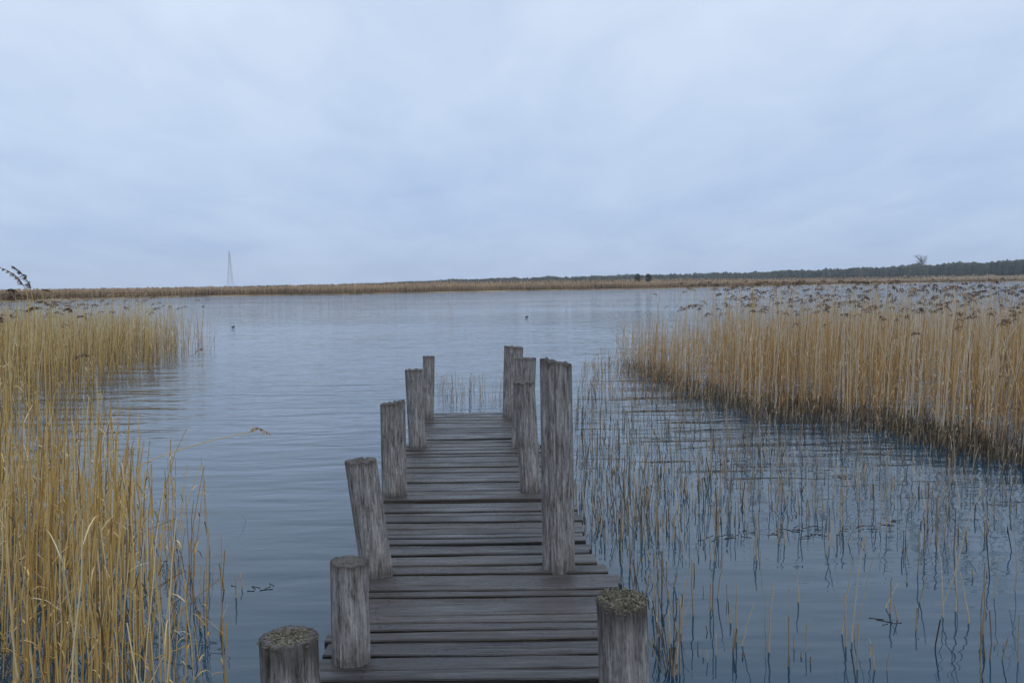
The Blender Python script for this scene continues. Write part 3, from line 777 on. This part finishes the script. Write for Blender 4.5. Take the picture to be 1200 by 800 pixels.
# stubs standing in open water
stub_protos = [protos(12, 1.0, (0.0, 0.08), 0.0046, 0, .1, .01, M_PALE, M_PALE, 0.50, 0.0, 0.0025), protos(7, 1.0, (0.1, 0.30), 0.0042, 0, .1, .01, M_PALE, M_PALE, 0.45, 0.0, 0.008)]
def stub(px, py, h, zone, kinked=False):
    p = on(px, py)
    lab = {'jetty': ('short broken reed stub in the water close along the right side of the jetty', 'reed stubs beside the jetty'),
           'open': ('thin broken reed stub in open water between the jetty and the right bed', 'reed stubs in open water'),
           'corner': ('broken pale reed stem in the open water at the lower right', 'reed stems at the lower right'),
           'far': ('pale thin reed in the water beyond the far end of the jetty', 'reeds beyond the jetty end'),
           'left': ('broken dark reed stub in the water off the near left clump', 'reed stubs off the near left clump')}[zone]
    parts = random.choice(stub_protos[1 if kinked else 0])
    o = link('reed_stub', parts[0][1], None); o.location = (p.x, p.y, 0); o.scale = (max(h, 0.45), max(h, 0.45), h) if kinked else (1, 1, h); o.rotation_euler = (0, 0, random.uniform(0, 6.28))
    tag(o, lab[0], 'reed stub', lab[1])
cnt = 0
while cnt < 44:
    px, py = random.uniform(690, 800), random.uniform(560, 790)
    if px < 672 + (py - 560) * 0.46 + 16: continue
    stub(px, py, random.choice((0.05, 0.1, 0.15, 0.2, 0.3, 0.42)) * random.uniform(0.8, 1.2), 'jetty', random.random() < 0.25); cnt += 1
for i in range(42):
    stub(random.uniform(800, 1180), random.uniform(545, 660), random.choice((0.08, 0.14, 0.22, 0.32, 0.5)) * random.uniform(0.8, 1.2), 'open', random.random() < 0.2)
for px, py, h in ((997, 752, 0.57), (1000, 750, 0.50), (985, 742, 0.44), (991, 757, 0.3), (1102, 722, 0.78), (1106, 724, 0.5), (1120, 716, 0.46), (1124, 720, 0.6), (1136, 730, 0.28), (1148, 740, 0.42), (1152, 742, 0.3), (1037, 712, 0.16), (1043, 718, 0.22), (1076, 705, 0.2), (897, 768, 0.6), (900, 764, 0.4), (862, 752, 0.32), (868, 756, 0.26), (1165, 700, 0.3), (1180, 712, 0.36), (1190, 690, 0.5), (840, 700, 0.3), (812, 720, 0.34), (1020, 770, 0.12), (935, 705, 0.2)):
    stub(px, py, h, 'corner', random.random() < 0.2)
for i in range(12): stub(random.uniform(516, 588), random.uniform(458, 478), random.uniform(0.12, 0.32), 'far')
for px, py, h in ((250, 672, 0.42), (262, 690, 0.2), (277, 700, 0.16), (246, 640, 0.7), (232, 700, 0.3), (285, 690, 0.1), (290, 610, 0.12), (222, 660, 0.5), (240, 730, 0.35), (258, 742, 0.2), (205, 620, 0.6), (212, 690, 0.4)):
    stub(px, py, h, 'left', random.random() < 0.5)

# the many small stubs further off, as one mass; dark old ones crowd the foot of the bed
mb = MB()
Ee = np.array(edge); n = 3000; sg = rng.uniform(0, len(Ee) - 1.001, n); ki = sg.astype(int); fr = (sg - ki)[:, None]
q = Ee[ki] * (1 - fr) + Ee[ki + 1] * fr
wob = np.array([noise.noise(Vector((a * 0.9, b * 0.9, 4))) for a, b in q])
q[:, 1] += rng.normal(0.35, 0.7, n) - 1.6 * wob; q[:, 0] += rng.normal(0, 0.25, n)
bed(mb, q, 0.02, 0.30, 0.0, 0.22, 0.0042, 0.20, 1, 0.16, 0.009, 0.5, 1.0, pale=0.1)
pts = []
while len(pts) < 1250:
    px, py = random.uniform(674, 1000), random.uniform(456, 640)
    if random.random() < min(1.0, max(0, (px - 690) / 300) * 0.75 + max(0, (py - 480) / 160) * 0.5): continue
    pts.append(tuple(on(px, py)[:2]))
for i in range(420): pts.append(tuple(on(random.uniform(820, 1200), random.triangular(505, 660, 520))[:2]))
for c in range(30):                                       # loose groups nearer the camera
    gx, gy = random.choice((random.uniform(700, 800), random.uniform(700, 800), random.uniform(820, 1190))), random.uniform(620, 790)
    for i in range(random.randint(2, 7)): pts.append(tuple(on(max(gx + random.gauss(0, 14), 684 + (gy - 560) * 0.46), gy + random.gauss(0, 10))[:2]))
q = np.array(pts); n = len(q); h = rng.choice([0.03, 0.05, 0.08, 0.13, 0.2, 0.3], n) * rng.uniform(0.7, 1.3, n)
P = curves(zero(q), h + 0.25, np.abs(rng.normal(0, 0.10, n)), rng.uniform(0, 6.28, n), 4, 0.006)
mb.tubes(P, (0.0042 * np.ones((1, 4))) * rng.uniform(0.6, 1.2, n)[:, None], np.clip(rng.normal(0.40, 0.27, n), 0, 1))
q = np.array([tuple(on(random.uniform(512, 590), random.uniform(448, 478))[:2]) for _ in range(60)])
P = curves(zero(q), rng.uniform(0.05, 0.4, 60) + 0.25, np.abs(rng.normal(0, 0.1, 60)), rng.uniform(0, 6.28, 60), 4, 0.02)
mb.tubes(P, 0.004 * np.ones((1, 4)), np.clip(rng.normal(0.6, 0.2, 60), 0, 1))
tag(link('reed_stubble', mb.mesh('reed_stubble', M_PALE), None), 'scattered short reed stubble in the water in front of the right bed', 'reed stubble', kind='stuff')

# floating litter: drifted bits of reed lying on the water
mb = MB()
bits = []
for (x0, y0, x1, y1, k) in ((820, 632, 960, 618, 34), (940, 628, 1060, 612, 26), (830, 540, 1000, 560, 46), (1025, 726, 1060, 732, 4), (780, 500, 1100, 540, 60), (270, 690, 325, 687, 7)):
    for _ in range(k):
        u = random.random(); bits.append((x0 + (x1 - x0) * u, y0 + (y1 - y0) * u + random.gauss(0, 2.5)))
q = np.array([tuple(on(a, b)[:2]) for a, b in bits]); n = len(q); az = rng.normal(0.1, 0.6, n); L_ = rng.uniform(0.02, 0.10, n)
u = np.linspace(-0.5, 0.5, 3)[None, :]
P = np.stack([q[:, 0:1] + np.cos(az)[:, None] * L_[:, None] * u, q[:, 1:2] + np.sin(az)[:, None] * L_[:, None] * u, 0.001 + 0.003 * np.abs(u) + 0 * q[:, 0:1]], -1)
mb.tubes(P, 0.0022 * np.ones((1, 3)), rng.uniform(0, 0.8, n), 4)
tag(link('floating_litter', mb.mesh('floating_litter', M_LITTER), None), 'drifted reed litter floating in front of the right reed bed', 'litter', kind='stuff')

# reeds one can tell apart
def special(pxs_, depth, label, plume_len, rad=0.0035, mat=M_GOLD, plume_az=0.0, wd=0.009, strands=26, droop=1.0, pm=M_PLUME, spread=1.0, fine=1.0):
    pts_ = np.array([[tuple(at(a, b, depth)) for a, b in pxs_]])
    root = empty('plumed_reed', tuple(pts_[0, 0])); off = np.array(root.location)
    # smooth polyline
    k = pts_.shape[1]; u = np.linspace(0, 1, 14); i_ = np.linspace(0, 1, k)
    P = np.stack([np.interp(u, i_, pts_[0, :, c]) for c in range(3)], -1)
    for _ in range(2): P[1:-1] = (P[:-2] + 2 * P[1:-1] + P[2:]) / 4
    m = MB(); m.tubes((P - off)[None], rad * np.linspace(1.1, 0.5, 14)[None, :], np.array([0.55]), 5); link('stem', m.mesh('stem', mat, True), None, root)
    m = MB(); plumes(m, (P[-1] - off)[None], np.array([plume_az]), np.array([plume_len]), strands, wd, droop, spread, fine); link('plume', m.mesh('plume', pm), None, root)
    return tag(root, label, 'reed')
special([(98, 780), (106, 660), (114, 590), (140, 555), (190, 532), (245, 516), (293, 506)], 4.6, 'long thin reed arching right over the water, its brown plume hanging at the tip', 0.14, 0.0036, wd=0.006, strands=70, droop=1.1, fine=0.55)
special([(40, 822), (44, 640), (45, 450), (43, 390), (40, 360), (38, 348), (36, 338)], 4.2, 'tall reed with a thick dark plume above the skyline at the left edge', 0.165, 0.0030, plume_az=math.pi, wd=0.0055, strands=110, droop=0.15, spread=0.6, fine=0.42)
special([(30, 845), (34, 640), (34, 440), (34, 380), (33, 350), (31, 340), (27, 334)], 4.0, 'reed with a long dark plume drooping out of the left edge above the skyline', 0.16, 0.0030, plume_az=math.pi, wd=0.005, strands=90, droop=0.25, fine=0.42)
special([(236, 436), (239, 418), (240, 412), (238, 410)], 22.0, 'low bent reed with a brown plume off the tip of the left bed', 0.24, 0.004, plume_az=math.pi, wd=0.03, strands=26, droop=1.2)
special([(108, 492), (109, 440), (107, 425), (104, 418)], 13.5, 'reed with a dark plume bent left in front of the left bed', 0.26, 0.004, plume_az=math.pi, wd=0.016, strands=26)
special([(58, 780), (56, 600), (54, 450), (50, 380), (51, 352), (50, 341)], 4.6, 'slim reed with a small dark tuft just touching the far shoreline at left', 0.05, 0.0028, wd=0.010, strands=18)

for x_, y_, d_ in ((9, 352, 4.6), (30, 366, 5.0), (4, 378, 4.3), (58, 358, 5.6), (84, 366, 6.2), (18, 344, 5.2), (100, 374, 6.6)):
    b_ = 340 + 2000 / d_
    tag(special([(x_ + random.uniform(-4, 4), b_), (x_ + 6, (b_ + y_) / 2), (x_ + 2, y_ + 30), (x_, y_)], d_, 'near reed with a small brown plume rising just below the far shoreline at left', 0.11, 0.003, plume_az=random.choice((0.3, math.pi, 2.6)), wd=0.007, strands=50, droop=0.7, fine=0.7), group='plumed reeds at the left edge')
# small dark waterbirds far out
def bird(px, py, label, s=1.0):
    p = on(px, py); root = empty('waterbird', (p.x, p.y, 0))
    bm = bmesh.new(); bmesh.ops.create_uvsphere(bm, u_segments=16, v_segments=10, radius=1)
    for v_ in bm.verts:
        v_.co.x *= 0.20 * s; v_.co.y *= 0.10 * s; v_.co.z = v_.co.z * 0.085 * s + 0.045 * s
        if v_.co.x < -0.08 * s: v_.co.z += (-v_.co.x - 0.08 * s) * 0.5
    b2 = bmesh.ops.create_uvsphere(bm, u_segments=12, v_segments=8, radius=0.052 * s)['verts']
    bmesh.ops.translate(bm, verts=b2, vec=(0.19 * s, 0, 0.19 * s))
    b3 = bmesh.ops.create_cone(bm, segments=10, radius1=0.05 * s, radius2=0.032 * s, depth=0.15 * s, cap_ends=True)['verts']
    bmesh.ops.rotate(bm, verts=b3, cent=(0, 0, 0), matrix=Matrix.Rotation(R(18), 3, 'Y')); bmesh.ops.translate(bm, verts=b3, vec=(0.165 * s, 0, 0.12 * s))
    for fc in bm.faces: fc.smooth = True
    me = bpy.data.meshes.new('body'); bm.to_mesh(me); bm.free(); link('body', me, M_BIRD, root)
    m = MB(); m.tubes(np.array([[(0.235 * s, 0, 0.19 * s), (0.285 * s, 0, 0.178 * s)]]), np.array([[0.016 * s, 0.004 * s]]), np.array([0.9]), 6); link('beak', m.mesh('beak', M_BARK), None, root)
    tag(root, label, 'bird')
bird(273, 383.3, 'tiny dark waterbird floating just beyond the tip of the left reed bed', 0.42)
bird(617, 371.6, 'tiny dark waterbird far out on the lake above the jetty posts', 0.46)

# ------------------------------------------------------------------ air
HAZE = 0.00017
if HAZE:
    bm = bmesh.new(); bmesh.ops.create_cube(bm, size=1)
    for v_ in bm.verts: v_.co = ((v_.co.x) * 8200, v_.co.y * 4200 + 1950, (v_.co.z + 0.5) * 91 - 1.2)
    me = bpy.data.meshes.new('haze'); bm.to_mesh(me); bm.free()
    hm = bpy.data.materials.new('haze'); hm.use_nodes = True; ht = hm.node_tree; ht.nodes.clear()
    ho = ht.nodes.new('ShaderNodeOutputMaterial'); hv = ht.nodes.new('ShaderNodeVolumePrincipled')
    hv.inputs['Color'].default_value = (0.86, 0.91, 1.0, 1); hv.inputs['Density'].default_value = HAZE; hv.inputs['Anisotropy'].default_value = 0.2
    ht.links.new(hv.outputs[0], ho.inputs['Volume'])
    tag(link('haze', me, hm), kind='stuff')

# ------------------------------------------------------------------ render
scene.view_settings.view_transform = 'Standard'; scene.view_settings.look = 'None'; scene.view_settings.gamma = 1.0
scene.view_settings.exposure = 0.0; scene.view_settings.use_curve_mapping = False
scene.render.engine = 'CYCLES'
cy_ = scene.cycles
cy_.max_bounces = 6; cy_.diffuse_bounces = 3; cy_.glossy_bounces = 3; cy_.volume_bounces = 1; cy_.transparent_max_bounces = 8
cy_.use_denoising = True; cy_.denoising_prefilter = 'ACCURATE'; cy_.denoising_input_passes = 'RGB_ALBEDO_NORMAL'
cy_.sample_clamp_indirect = 4.0
